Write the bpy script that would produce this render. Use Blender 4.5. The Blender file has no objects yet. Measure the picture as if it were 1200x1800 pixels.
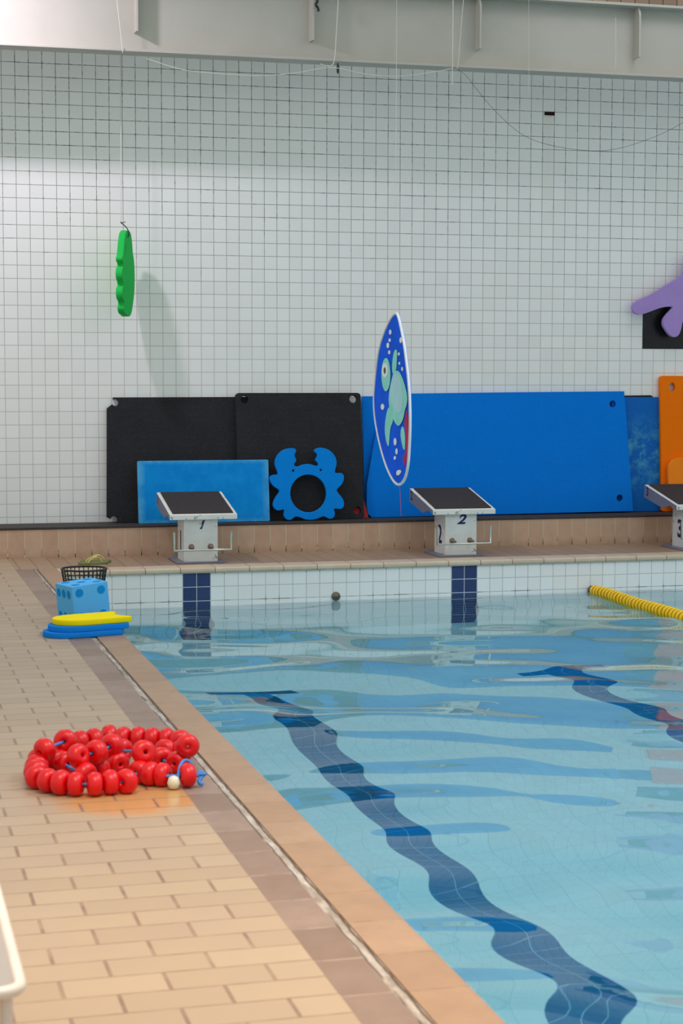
import bpy, bmesh, math, random
import numpy as np
from mathutils import Vector, Matrix

scene = bpy.context.scene
COL = scene.collection

# ------------------------------------------------------------------ camera
cam_d = bpy.data.cameras.new('camera')
cam = bpy.data.objects.new('camera', cam_d)
COL.objects.link(cam)
scene.camera = cam
cam_d.sensor_fit = 'HORIZONTAL'
cam_d.sensor_width = 24.0
cam_d.lens = 3120.11 / 1200 * 24.0
RT = (0.9657937, -0.2593047, 0.0018994)
UP = (0.0186442, 0.0767436, 0.9968765)
FW = (0.2586406, 0.9627417, -0.0789530)
cam.matrix_world = Matrix(((RT[0], UP[0], -FW[0], -2.69128),
                           (RT[1], UP[1], -FW[1], -15.4222),
                           (RT[2], UP[2], -FW[2], 1.73164),
                           (0, 0, 0, 1)))
cam_d.clip_end = 200
cam_d.dof.use_dof = True
cam_d.dof.focus_distance = 15.5
cam_d.dof.aperture_fstop = 5.6

# ------------------------------------------------------------------ light
world = bpy.data.worlds.new('world')
scene.world = world
world.use_nodes = True
wn = world.node_tree
wn.nodes['Background'].inputs['Color'].default_value = (0.92, 1.0, 0.95, 1)
wn.nodes['Background'].inputs['Strength'].default_value = 0.71


def area(name, loc, target, size, power, color, shape='DISK', sy=None):
    d = bpy.data.lights.new(name, 'AREA')
    d.shape = shape
    d.size = size
    if sy:
        d.size_y = sy
    d.energy = power
    d.color = color
    o = bpy.data.objects.new(name, d)
    COL.objects.link(o)
    o.location = loc
    o.rotation_euler = (Vector(target) - Vector(loc)).to_track_quat('-Z', 'Y').to_euler()
    return o


area('hall_lamp_or_fill', (-2.1, -0.5, 5.6), (-0.3, 0.9, 0.0), 0.26, 78, (0.98, 0.86, 0.98))
area('hall_lamp_or_fill', (-1.6, -10.8, 4.6), (-1.5, -10.9, 0.0), 2.2, 98, (1.0, 0.80, 0.60)).data.spread = math.radians(110)
area('hall_lamp_or_fill', (4.0, -8.5, 7.0), (3.6, -7.5, 0.0), 3.5, 285, (0.58, 0.74, 1.0)).data.spread = math.radians(100)  # fill added over the pool to brighten the water, kept off the wall
area('hall_lamp_or_fill', (4.8, -0.8, 6.4), (4.6, 0.9, 0.0), 1.1, 17, (1.0, 0.92, 0.98))  # added fill, lifts the lower right wall below the girder

scene.view_settings.view_transform = 'Standard'
scene.view_settings.look = 'None'
scene.view_settings.exposure = 0.0
scene.view_settings.gamma = 1.0
scene.view_settings.use_curve_mapping = False
scene.cycles.use_denoising = True
scene.cycles.max_bounces = 12
scene.cycles.transmission_bounces = 8
scene.cycles.caustics_refractive = True
scene.cycles.caustics_reflective = False
scene.cycles.sample_clamp_indirect = 4.0


# ------------------------------------------------------------------ helpers
def lin(r, g, b):
    f = lambda c: (c / 255 / 12.92) if c / 255 <= 0.04045 else ((c / 255 + 0.055) / 1.055) ** 2.4
    return (f(r), f(g), f(b), 1.0)


class NT:
    def __init__(self, name):
        self.m = bpy.data.materials.new(name)
        self.m.use_nodes = True
        self.t = self.m.node_tree
        self.bsdf = self.t.nodes['Principled BSDF']
        self.out = self.t.nodes['Material Output']

    def n(self, kind, **kw):
        nd = self.t.nodes.new(kind)
        for k, v in kw.items():
            setattr(nd, k, v)
        return nd

    def put(self, sock, v):
        if isinstance(v, bpy.types.NodeSocket):
            self.t.links.new(v, sock)
        elif v is not None:
            sock.default_value = v

    def math(self, op, a, b=None, c=None):
        nd = self.n('ShaderNodeMath', operation=op)
        self.put(nd.inputs[0], a)
        self.put(nd.inputs[1], b)
        if c is not None:
            self.put(nd.inputs[2], c)
        return nd.outputs[0]

    def mix(self, f, a, b, mode='MIX'):
        nd = self.n('ShaderNodeMix', data_type='RGBA', blend_type=mode)
        self.put(nd.inputs[0], f)
        self.put(nd.inputs[6], a)
        self.put(nd.inputs[7], b)
        return nd.outputs[2]

    def pos(self):
        g = self.n('ShaderNodeTexCoord').outputs['Object']
        s = self.n('ShaderNodeSeparateXYZ')
        self.t.links.new(g, s.inputs[0])
        return g, s.outputs[0], s.outputs[1], s.outputs[2]

    def noise(self, vec, scale, detail=3, rough=0.5):
        nd = self.n('ShaderNodeTexNoise')
        self.put(nd.inputs['Vector'], vec)
        nd.inputs['Scale'].default_value = scale
        nd.inputs['Detail'].default_value = detail
        nd.inputs['Roughness'].default_value = rough
        return nd.outputs['Fac']

    def ramp(self, f, lo, hi, a=0.0, b=1.0):
        nd = self.n('ShaderNodeMapRange')
        nd.clamp = True
        self.put(nd.inputs[0], f)
        for i, v in enumerate((lo, hi, a, b)):
            nd.inputs[i + 1].default_value = v
        return nd.outputs[0]

    def xyz(self, x, y, z):
        nd = self.n('ShaderNodeCombineXYZ')
        for i, v in enumerate((x, y, z)):
            self.put(nd.inputs[i], v)
        return nd.outputs[0]

    def grid(self, u, v, su, sv, gu, gv, u0=0.0, v0=0.0, off=0.0):
        """tile grid: returns (joint mask u, joint mask v, cell random)"""
        U = self.math('DIVIDE', self.math('SUBTRACT', u, u0), su)
        V = self.math('DIVIDE', self.math('SUBTRACT', v, v0), sv)
        row = self.math('FLOOR', V)
        if off:
            par = self.math('FLOORED_MODULO', row, 2.0)
            U = self.math('ADD', U, self.math('MULTIPLY', par, off))
        cu = self.math('FLOOR', U)
        fu = self.math('ABSOLUTE', self.math('SUBTRACT', self.math('FRACT', U), 0.5))
        fv = self.math('ABSOLUTE', self.math('SUBTRACT', self.math('FRACT', V), 0.5))
        mu = self.ramp(fu, 0.5 - gu / su, 0.5 - gu / su * 0.6)
        mv = self.ramp(fv, 0.5 - gv / sv, 0.5 - gv / sv * 0.6)
        wn_ = self.n('ShaderNodeTexWhiteNoise', noise_dimensions='3D')
        self.put(wn_.inputs['Vector'], self.xyz(cu, row, 0.37))
        return mu, mv, wn_.outputs['Value']

    def bump(self, h, strength=0.3, dist=0.002):
        b = self.n('ShaderNodeBump')
        b.inputs['Strength'].default_value = strength
        b.inputs['Distance'].default_value = dist
        self.put(b.inputs['Height'], h)
        self.t.links.new(b.outputs[0], self.bsdf.inputs['Normal'])

    def done(self, col=None, rough=0.5, spec=0.5, metal=0.0):
        if col is not None:
            self.put(self.bsdf.inputs['Base Color'], col)
        self.put(self.bsdf.inputs['Roughness'], rough)
        self.put(self.bsdf.inputs['Specular IOR Level'], spec)
        self.put(self.bsdf.inputs['Metallic'], metal)
        return self.m


def simple(name, col, rough=0.6, spec=0.4, metal=0.0, var=0.12, scale=12, bump=0.15):
    k = NT(name)
    g, x, y, z = k.pos()
    n = k.noise(g, scale, 4, 0.6)
    dark = tuple(c * (1 - var) for c in col[:3]) + (1,)
    c = k.mix(k.ramp(n, 0.3, 0.7), dark, col)
    if bump:
        k.bump(k.noise(g, scale * 25, 2), bump, 0.001)
    return k.done(c, rough, spec, metal)


def foam(name, col, var=0.12, edge=None):
    k = NT(name)
    g, x, y, z = k.pos()
    n = k.noise(g, 5, 4, 0.65)
    c = k.mix(k.ramp(n, 0.3, 0.75), tuple(v * (1 - var) for v in col[:3]) + (1,), col)
    sp = k.ramp(k.noise(g, 160, 1), 0.62, 0.75)
    c = k.mix(k.math('MULTIPLY', sp, 0.06), c, (0.7, 0.75, 0.8, 1))
    k.bump(k.noise(g, 130, 2), 0.25, 0.0015)
    return k.done(c, 0.9, 0.12)


def link(name, me, mat=None, parent=None):
    o = bpy.data.objects.new(name, me)
    COL.objects.link(o)
    if mat is not None:
        me.materials.clear()
        me.materials.append(mat)
    if parent is not None:
        o.parent = parent
    return o


def from_bm(name, bm, mat, parent=None, smooth=False, bev=0.0):
    me = bpy.data.meshes.new(name)
    bmesh.ops.recalc_face_normals(bm, faces=bm.faces)
    if bev:
        es = [e for e in bm.edges if len(e.link_faces) == 2 and e.calc_face_angle(0) > 0.5]
        bmesh.ops.bevel(bm, geom=es, offset=bev, segments=2, profile=0.5, affect='EDGES')
    bm.to_mesh(me)
    bm.free()
    if smooth:
        for p in me.polygons:
            p.use_smooth = True
    return link(name, me, mat, parent)


def add_box(bm, x0, x1, y0, y1, z0, z1):
    vs = [bm.verts.new((x, y, z)) for x in (x0, x1) for y in (y0, y1) for z in (z0, z1)]
    for f in ((0, 1, 3, 2), (4, 6, 7, 5), (0, 4, 5, 1), (2, 3, 7, 6), (0, 2, 6, 4), (1, 5, 7, 3)):
        bm.faces.new([vs[i] for i in f])


def box(name, x0, x1, y0, y1, z0, z1, mat, parent=None, bev=0.0):
    bm = bmesh.new()
    add_box(bm, x0, x1, y0, y1, z0, z1)
    return from_bm(name, bm, mat, parent, False, bev)


def curve_mesh(cu, name):
    """evaluate a curve datablock into a plain mesh"""
    tmp = bpy.data.objects.new('tmp', cu)
    COL.objects.link(tmp)
    dg = bpy.context.evaluated_depsgraph_get()
    me = bpy.data.meshes.new_from_object(tmp.evaluated_get(dg))
    bpy.data.objects.remove(tmp)
    me.name = name
    return me


def plate(name, outlines, thick, mat, M, parent=None, bev=0.004, smooth_n=0, recess=0.0):
    """flat slab cut from 2-D outlines (holes included). front face at local z=0, slab behind"""
    cu = bpy.data.curves.new(name, 'CURVE')
    cu.dimensions = '2D'
    cu.fill_mode = 'BOTH'
    cu.extrude = thick / 2 - bev
    cu.bevel_depth = bev
    cu.bevel_resolution = 1
    cu.offset = -bev
    for pts in outlines:
        s = cu.splines.new('POLY')
        s.points.add(len(pts) - 1)
        for i, (a, b) in enumerate(pts):
            s.points[i].co = (a, b, 0, 1)
        s.use_cyclic_u = True
    me = curve_mesh(cu, name)
    me.transform(Matrix.Translation((0, 0, -thick / 2 - recess)))
    me.transform(M)
    return link(name, me, mat, parent)


def circ(cx, cy, r, n=20, ry=None):
    return [(cx + r * math.cos(2 * math.pi * i / n), cy + (ry or r) * math.sin(2 * math.pi * i / n)) for i in range(n)]


def smooth_loop(pts, it=1):
    for _ in range(it):
        q = []
        for i, a in enumerate(pts):
            b = pts[(i + 1) % len(pts)]
            q.append((a[0] * .75 + b[0] * .25, a[1] * .75 + b[1] * .25))
            q.append((a[0] * .25 + b[0] * .75, a[1] * .25 + b[1] * .75))
        pts = q
    return pts


def smooth_line(P, n=4):
    P = [Vector(p) for p in P]
    out = []
    for i in range(len(P) - 1):
        p0, p1, p2, p3 = P[max(i - 1, 0)], P[i], P[i + 1], P[min(i + 2, len(P) - 1)]
        for k in range(n):
            t = k / n
            out.append(0.5 * ((2 * p1) + (p2 - p0) * t + (2 * p0 - 5 * p1 + 4 * p2 - p3) * t * t + (3 * p1 - p0 - 3 * p2 + p3) * t ** 3))
    out.append(P[-1])
    return out


def tube(name, P, r, mat, parent=None, res=3, smooth=True, n=4, cyclic=False):
    cu = bpy.data.curves.new(name, 'CURVE')
    cu.dimensions = '3D'
    cu.bevel_depth = r
    cu.bevel_resolution = res
    cu.use_fill_caps = not cyclic
    s = cu.splines.new('POLY')
    pts = smooth_line(P, n) if smooth and len(P) > 2 else [Vector(p) for p in P]
    s.points.add(len(pts) - 1)
    for i, p in enumerate(pts):
        s.points[i].co = (*p, 1)
    s.use_cyclic_u = cyclic
    me = curve_mesh(cu, name)
    for p in me.polygons:
        p.use_smooth = True
    return link(name, me, mat, parent)


def lathe(bm, prof, M=Matrix(), seg=24, closed=False):
    """revolve (r, z) profile about local z"""
    rings = []
    for r, z in prof:
        rings.append([bm.verts.new(M @ Vector((r * math.cos(2 * math.pi * i / seg), r * math.sin(2 * math.pi * i / seg), z))) for i in range(seg)])
    pairs = list(zip(rings, rings[1:])) + ([(rings[-1], rings[0])] if closed else [])
    for a, b in pairs:
        for i in range(seg):
            bm.faces.new((a[i], a[(i + 1) % seg], b[(i + 1) % seg], b[i]))
    if not closed:
        for rg in (rings[0], rings[-1]):
            bm.faces.new(rg)


def lathe_obj(name, prof, mat, parent=None, M=Matrix(), seg=24, closed=False, smooth=True):
    bm = bmesh.new()
    lathe(bm, prof, M, seg, closed)
    return from_bm(name, bm, mat, parent, smooth)


def prism(name, prof, x0, x1, mat, parent=None, bev=0.0):
    """(y, z) profile pulled along x"""
    bm = bmesh.new()
    a = [bm.verts.new((x0, y, z)) for y, z in prof]
    b = [bm.verts.new((x1, y, z)) for y, z in prof]
    bm.faces.new(a)
    bm.faces.new(b[::-1])
    for i in range(len(prof)):
        j = (i + 1) % len(prof)
        bm.faces.new((a[i], b[i], b[j], a[j]))
    return from_bm(name, bm, mat, parent, False, bev)


def text_mesh(name, s, size, M, mat, parent, shear=0.0, off=0.0, thick=0.001):
    cu = bpy.data.curves.new(name, 'FONT')
    cu.body = s
    cu.size = size
    cu.shear = shear
    cu.offset = off
    cu.extrude = thick
    cu.align_x = 'CENTER'
    cu.align_y = 'CENTER'
    me = curve_mesh(cu, name)
    me.transform(M)
    return link(name, me, mat, parent)


def tag(o, label, cat, group=None, kind=None):
    o['label'] = label
    o['category'] = cat
    if group:
        o['group'] = group
    if kind:
        o['kind'] = kind
    return o


def thing(name, loc, label, cat, group=None, rz=0.0):
    o = bpy.data.objects.new(name, None)
    o.empty_display_size = 0.1
    COL.objects.link(o)
    o.location = loc
    o.rotation_euler = (0, 0, rz)
    return tag(o, label, cat, group)


def structure(o):
    o['kind'] = 'structure'
    return o


# ------------------------------------------------------------------ levels
DECK = 0.0
WATER = -0.34
POOL_FLOOR = -1.9
LEDGE = 0.285
RISER_Y = 1.13
WALL_Y = 1.59
POOL_X0 = -1.055
POOL_X1 = 11.445
POOL_Y0 = -25.0
T = 0.125
WX, WZ = -1.40199, 4.5965          # origin of the wall tile grid

# ------------------------------------------------------------------ materials
def wall_tiles():
    k = NT('white_wall_tiles')
    g, x, y, z = k.pos()
    mu, mv, rnd = k.grid(x, z, T, T, 0.0036, 0.0036, WX, WZ)
    tile = k.mix(rnd, lin(238, 238, 238), lin(244, 244, 244))
    cloud = k.ramp(k.noise(g, 0.9, 3), 0.35, 0.7)
    tile = k.mix(k.math('MULTIPLY', cloud, 0.25), tile, lin(230, 232, 228))
    # wear: blackened joints high on the wall, paler grout below
    hi = k.ramp(z, 2.6, 4.6)
    n1 = k.noise(k.xyz(k.math('MULTIPLY', x, 2.2), 0.0, k.math('MULTIPLY', z, 1.2)), 2.2, 5, 0.75)
    thr = k.ramp(k.math('ADD', n1, k.math('MULTIPLY', hi, 0.12)), 0.57, 0.61)
    n2 = k.ramp(k.noise(g, 22, 3, 0.7), 0.44, 0.54)
    dirt = k.math('MULTIPLY', k.math('MULTIPLY', thr, n2), k.ramp(z, 2.0, 3.6, 0.15, 1.0))
    grout = k.mix(k.ramp(z, 1.8, 3.4), lin(196, 188, 184), lin(148, 152, 147))
    grout = k.mix(dirt, grout, lin(22, 22, 22))
    j = k.math('MAXIMUM', mu, mv)
    c = k.mix(j, tile, grout)
    # rust run below the knocked-out tile
    run = k.math('MULTIPLY', k.ramp(k.math('ABSOLUTE', k.math('SUBTRACT', x, 4.03)), 0.07, 0.03),
                 k.math('MULTIPLY', k.ramp(z, 4.34, 4.30), k.ramp(z, 3.2, 4.2)))
    c = k.mix(k.math('MULTIPLY', run, 0.13), c, lin(190, 170, 140))
    # brown tile course above the girder
    up = k.math('GREATER_THAN', z, 5.345)
    mu2, mv2, r2 = k.grid(x, z, 0.155, 0.3, 0.006, 0.006)
    br = k.mix(r2, lin(150, 125, 108), lin(176, 150, 130))
    br = k.mix(k.math('MAXIMUM', mu2, mv2), br, lin(70, 62, 55))
    c = k.mix(up, c, br)
    k.bump(k.math('SUBTRACT', 1.0, j), 0.08, 0.001)
    rough = k.ramp(j, 0, 1, 0.22, 0.8)
    return k.done(c, rough, 0.45)


def black_tiles():
    k = NT('black_tiles')
    g, x, y, z = k.pos()
    mu, mv, rnd = k.grid(x, z, T, T, 0.003, 0.003, WX, WZ)
    c = k.mix(rnd, lin(20, 20, 24), lin(28, 28, 31))
    j = k.math('MULTIPLY', k.math('MAXIMUM', mu, mv), k.ramp(k.noise(g, 6), 0.4, 0.6, 0.2, 0.9))
    c = k.mix(j, c, lin(52, 52, 50))
    return k.done(c, 0.3, 0.3)


def pool_tiles(name, floor=False, side=False):
    k = NT(name)
    g, x, y, z = k.pos()
    u, v = (x, y) if floor else ((y, z) if side else (x, z))
    mu, mv, rnd = k.grid(u, v, T, T, 0.0035, 0.0035, 0.0, -0.05 if not floor else -0.05)
    tile = k.mix(rnd, lin(250, 243, 238), lin(253, 248, 244))
    grout = k.mix(k.ramp(k.noise(g, 5, 3), 0.35, 0.7), lin(205, 198, 188), lin(184, 178, 168)) if not floor else lin(232, 236, 234)
    j = k.math('MAXIMUM', mu, mv)
    if not floor and not side:
        # grime in the joint just above the water line and at the top of the tiles
        near = k.ramp(k.math('ABSOLUTE', k.math('ADD', z, 0.300)), 0.035, 0.01)
        near2 = k.ramp(z, -0.075, -0.058)
        n = k.ramp(k.noise(g, 4.5, 4, 0.7), 0.5, 0.56)
        grout = k.mix(k.math('MULTIPLY', k.math('MAXIMUM', near, near2), k.math('MULTIPLY', n, 0.9)), grout, lin(60, 52, 44))
    c = k.mix(j, tile, grout)
    if not side:
        lane = k.math('LESS_THAN', k.math('FLOORED_MODULO', k.math('ADD', x, 0.0), 2.5), 0.25)
        lane = k.math('MULTIPLY', lane, k.math('LESS_THAN', x, 11.0))
        lane = k.math('MULTIPLY', lane, k.math('GREATER_THAN', x, -0.1))
        if floor:
            lane = k.math('MULTIPLY', lane, k.math('LESS_THAN', y, -2.30))
            cx = k.math('ABSOLUTE', k.math('SUBTRACT', k.math('FLOORED_MODULO', k.math('ADD', x, 1.125), 2.5), 1.25))
            bar = k.math('MULTIPLY', k.math('LESS_THAN', cx, 0.375),
                         k.math('MULTIPLY', k.math('LESS_THAN', y, -2.30), k.math('GREATER_THAN', y, -2.55)))
            lane = k.math('MAXIMUM', lane, k.math('MULTIPLY', bar, k.math('GREATER_THAN', x, -0.5)))
        navy = k.mix(rnd, lin(38, 58, 104), lin(48, 68, 116)) if not floor else k.mix(rnd, lin(14, 110, 150), lin(22, 120, 160))  # floor lanes: blue light scattered in the water put into the tile colour
        nv = k.mix(j, navy, lin(214, 216, 220) if not floor else lin(130, 176, 196))
        c = k.mix(lane, c, nv)
    k.bump(k.math('SUBTRACT', 1.0, j), 0.2, 0.002)
    return k.done(c, 0.3, 0.4)


def deck_tiles():
    k = NT('cream_brick_deck')
    g, x, y, z = k.pos()
    mu, mv, rnd = k.grid(x, y, 0.30, 0.149, 0.0075, 0.0055, -2.037, -10.455, 0.5)
    # cells differ a little, in colour and in wear
    tile = k.mix(rnd, lin(172, 148, 122), lin(184, 160, 132))
    pat = k.ramp(k.noise(g, 3.2, 4, 0.6), 0.3, 0.7)
    tile = k.mix(k.math('MULTIPLY', pat, 0.5), tile, lin(168, 146, 126))
    # warm damp patch round the red float rope
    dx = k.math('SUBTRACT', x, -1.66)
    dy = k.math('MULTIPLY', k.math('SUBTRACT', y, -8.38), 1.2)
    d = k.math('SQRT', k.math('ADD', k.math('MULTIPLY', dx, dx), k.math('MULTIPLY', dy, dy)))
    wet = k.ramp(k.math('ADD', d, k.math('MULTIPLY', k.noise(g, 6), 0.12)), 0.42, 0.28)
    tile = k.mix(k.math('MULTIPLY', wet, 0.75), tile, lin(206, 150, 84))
    gm = k.mix(k.ramp(k.noise(g, 9), 0.3, 0.7), lin(128, 100, 84), lin(162, 134, 112))
    j = k.math('MAXIMUM', mu, k.math('MULTIPLY', mv, 0.8))
    c = k.mix(j, tile, gm)
    k.bump(k.math('ADD', k.math('SUBTRACT', 1.0, j), k.math('MULTIPLY', k.noise(g, 40), 0.15)), 0.35, 0.003)
    return k.done(c, k.mix(wet, (0.48, 0.48, 0.48, 1), (0.2, 0.2, 0.2, 1)), 0.35)


def kerb_tiles(name, along_x, pitch, a, b, joint, v0=0.0, off=0.0, j_w=0.004):
    k = NT(name)
    g, x, y, z = k.pos()
    u = x if along_x else y
    mu, mv, rnd = k.grid(u, z, pitch, 50.0, j_w, 0.001, v0, -25.0)
    c = k.mix(rnd, a, b)
    c = k.mix(k.math('MULTIPLY', k.ramp(k.noise(g, 7, 5, 0.65), 0.35, 0.7), 0.45), c, tuple(v * 0.78 for v in a[:3]) + (1,))
    c = k.mix(mu, c, k.mix(k.ramp(k.noise(g, 16), 0.4, 0.6), joint, tuple(v * 0.6 for v in joint[:3]) + (1,)))
    k.bump(k.noise(g, 45, 3), 0.25, 0.002)
    return k.done(c, 0.42, 0.35)


def riser_tiles():
    k = NT('beige_riser_tiles')
    g, x, y, z = k.pos()
    mu, mv, rnd = k.grid(x, z, 0.1552, 50.0, 0.0055, 0.001, -1.433, -25.0)
    c = k.mix(rnd, lin(196, 162, 138), lin(206, 174, 150))
    c = k.mix(k.math('MULTIPLY', k.ramp(k.noise(g, 9, 5, 0.6), 0.4, 0.7), 0.4), c, lin(178, 146, 118))
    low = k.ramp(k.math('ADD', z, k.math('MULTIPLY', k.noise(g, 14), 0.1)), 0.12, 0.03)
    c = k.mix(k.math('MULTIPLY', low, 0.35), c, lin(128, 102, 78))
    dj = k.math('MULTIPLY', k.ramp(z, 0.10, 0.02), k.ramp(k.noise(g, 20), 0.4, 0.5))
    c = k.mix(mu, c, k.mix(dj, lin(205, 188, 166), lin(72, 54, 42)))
    k.bump(k.math('SUBTRACT', 1.0, mu), 0.25, 0.002)
    return k.done(c, 0.4, 0.35)


def channel_mat():
    k = NT('channel_grout')
    g, x, y, z = k.pos()
    n = k.noise(k.xyz(k.math('MULTIPLY', x, 20.0), k.math('MULTIPLY', y, 5.0), 0.0), 1.0, 5, 0.7)
    c = k.mix(k.ramp(n, 0.42, 0.66), lin(150, 134, 120), lin(200, 188, 176))
    wob = k.math('ADD', x, k.math('MULTIPLY', k.math('SUBTRACT', k.noise(g, 7, 4), 0.5), 0.02))
    crack = k.ramp(k.math('ABSOLUTE', k.math('ADD', wob, 1.254)), 0.006, 0.003)
    crack2 = k.math('MULTIPLY', k.ramp(k.math('ABSOLUTE', k.math('ADD', wob, 1.284)), 0.005, 0.002), k.ramp(k.noise(g, 2.0), 0.45, 0.5))
    c = k.mix(k.math('MULTIPLY', k.math('MAXIMUM', crack, crack2), 0.85), c, lin(74, 60, 52))
    k.bump(n, 0.6, 0.008)
    return k.done(c, 0.7, 0.2)


def painted_steel(name, col, chip, amount=0.62, scale=14, rough=0.45):
    k = NT(name)
    g, x, y, z = k.pos()
    n = k.noise(g, scale, 6, 0.7)
    m = k.ramp(n, amount, amount + 0.03)
    base = k.mix(k.ramp(k.noise(g, 6, 3), 0.3, 0.7), col, tuple(v * 0.88 for v in col[:3]) + (1,))
    c = k.mix(m, base, chip)
    return k.done(c, rough, 0.4)


M_WALL = wall_tiles()
M_BLACKTILE = black_tiles()
M_POOLEND = pool_tiles('pool_end_tiles')
M_POOLSIDE = pool_tiles('pool_side_tiles', side=True)
M_POOLFLOOR = pool_tiles('pool_floor_tiles', floor=True)
M_DECK = deck_tiles()
M_KERB = kerb_tiles('brown_kerb_tiles', False, 0.305, lin(138, 112, 96), lin(160, 134, 119), lin(182, 158, 142), -9.251)
M_COPE_L = kerb_tiles('tan_coping_tiles_long', False, 0.32, lin(166, 132, 104), lin(178, 144, 116), lin(172, 136, 104), -9.505)
M_COPE_E = kerb_tiles('tan_coping_tiles_end', True, 0.311, lin(206, 184, 158), lin(214, 194, 170), lin(150, 96, 76), -0.645)
M_RISER = riser_tiles()
M_CHANNEL = channel_mat()
M_LEDGE = simple('dark_rubber_ledge', lin(70, 64, 62), 0.7, 0.3, var=0.35, scale=20)
M_GIRDER = simple('painted_girder', lin(186, 183, 175), 0.5, 0.35, var=0.06, scale=3, bump=0.1)
M_BLACKFOAM = foam('black_foam', lin(48, 48, 52), 0.2)
M_BLUEFOAM = foam('blue_foam', lin(0, 124, 230), 0.05)
M_BLUEFOAM2 = foam('mid_blue_foam', lin(0, 140, 228), 0.08)
M_CRABFOAM = foam('crab_blue_foam', lin(0, 136, 232), 0.06)
M_REDFOAM = foam('red_foam', lin(190, 60, 60), 0.1)
M_ORANGE = foam('orange_foam', lin(255, 122, 4), 0.06)
M_ORANGE2 = foam('pale_orange_foam', lin(255, 142, 36), 0.06)
M_PURPLE = foam('lilac_foam', lin(176, 146, 216), 0.1)
M_GREEN = foam('green_foam', lin(40, 190, 84), 0.05)
M_CUBE = foam('light_blue_foam', lin(96, 182, 240), 0.05)
M_PIP = foam('pip_blue_foam', lin(10, 140, 215), 0.05)
M_YELLOWFOAM = foam('yellow_foam', lin(255, 226, 10), 0.04)
M_BOARDBLUE = foam('board_blue_foam', lin(20, 132, 226), 0.05)
M_RED = simple('red_float_plastic', lin(226, 2, 14), 0.34, 0.5, var=0.12, scale=30, bump=0.05)
M_CREAM = simple('cream_plastic', lin(226, 220, 196), 0.35, 0.5, var=0.05)
M_CORD = simple('blue_cord', lin(70, 140, 215), 0.6, 0.3, scale=90)
M_YELLOW = simple('yellow_plastic', lin(248, 204, 0), 0.32, 0.5, var=0.08, scale=40, bump=0.0)
M_AMBER_SHADE = simple('amber_shade_plastic', lin(226, 160, 0), 0.5, 0.4, var=0.08, scale=40, bump=0.0)  # darker yellow, paints in the shade between lane rope discs
M_BLACKPL = simple('black_plastic', lin(34, 33, 36), 0.4, 0.4, scale=30)
M_STEEL = simple('stainless_steel', lin(200, 206, 200), 0.3, 0.5, 1.0, var=0.1, scale=30, bump=0.0)
M_BRASS = simple('dull_bronze', lin(120, 108, 92), 0.45, 0.5, 0.5, var=0.3, scale=60)
M_WHITEPAINT = painted_steel('chipped_white_paint', lin(226, 226, 222), lin(150, 150, 152), 0.60, 16)
M_RIMPAINT = painted_steel('chipped_rim_paint', lin(236, 234, 228), lin(128, 150, 142), 0.60, 18)
M_GREYPAINT = painted_steel('worn_grey_paint', lin(128, 128, 142), lin(214, 214, 212), 0.66, 12)
M_TREAD = simple('black_grip_tread', lin(66, 60, 62), 0.85, 0.2, var=0.3, scale=40, bump=0.5)
M_NAVY = simple('navy_paint', lin(36, 40, 96), 0.5, 0.3, scale=40)
M_RUST = simple('rusty_bolt', lin(150, 128, 112), 0.7, 0.3, var=0.5, scale=120)
M_STRING = simple('white_string', lin(222, 222, 214), 0.6, 0.2)
M_REDSTRING = simple('red_string', lin(196, 70, 90), 0.6, 0.2)
M_DARKWIRE = simple('dark_wire', lin(48, 44, 42), 0.5, 0.4, 0.3)
M_WHITERIM = simple('white_rim', lin(238, 236, 236), 0.5, 0.3)
M_SPINBLUE = simple('printed_blue', lin(0, 100, 255), 0.8, 0.1, var=0.25, scale=5, bump=0)
M_MINT = simple('printed_mint', lin(150, 235, 222), 0.8, 0.1, var=0.12, scale=8, bump=0)
M_PALEAQUA = simple('printed_aqua', lin(180, 230, 240), 0.8, 0.1, var=0.1, scale=8, bump=0)
M_PRINTWHITE = simple('printed_white', lin(244, 248, 248), 0.8, 0.1, bump=0)
M_PRINTBLACK = simple('printed_black', lin(30, 50, 56), 0.5, 0.3, bump=0)
M_PRINTRED = simple('printed_coral', lin(200, 60, 110), 0.8, 0.1, var=0.3, scale=6, bump=0)
M_SOLE = simple('olive_rubber', lin(128, 132, 84), 0.7, 0.3)
M_STRAP = simple('lime_strap', lin(214, 206, 120), 0.5, 0.3)
M_BENCHTOP = simple('grey_bench_top', lin(168, 160, 156), 0.4, 0.4, scale=4)
M_BENCHRIM = simple('cream_bench_rim', lin(240, 226, 216), 0.35, 0.5)
M_BLACKHOLE = simple('dark_gap', lin(40, 32, 30), 0.9, 0.1)


M_NAVYWORN = painted_steel('worn_navy_paint', lin(36, 40, 96), lin(206, 206, 210), 0.52, 55)


def water_mat():
    k = NT('pool_water')
    for nd in list(k.t.nodes):
        if nd != k.out:
            k.t.nodes.remove(nd)
    gl = k.n('ShaderNodeBsdfGlass')
    gl.inputs['IOR'].default_value = 1.333
    gl.inputs['Roughness'].default_value = 0.0
    gl.inputs['Color'].default_value = (1, 1, 1, 1)
    va = k.n('ShaderNodeVolumeAbsorption')
    va.inputs['Color'].default_value = (0.33, 0.87, 0.97, 1)
    va.inputs['Density'].default_value = 0.36
    k.t.links.new(gl.outputs[0], k.out.inputs['Surface'])
    k.t.links.new(va.outputs[0], k.out.inputs['Volume'])
    return k.m


M_WATER = water_mat()

# ------------------------------------------------------------------ the setting
structure(box('wall_back', -8, 12, WALL_Y, WALL_Y + 0.2, LEDGE - 0.3, 7.0, M_WALL))
structure(box('trim_1', WX + 52 * T, 6.5, WALL_Y - 0.004, WALL_Y + 0.01, WZ - 21 * T, WZ - 17 * T, M_BLACKTILE))
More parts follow.
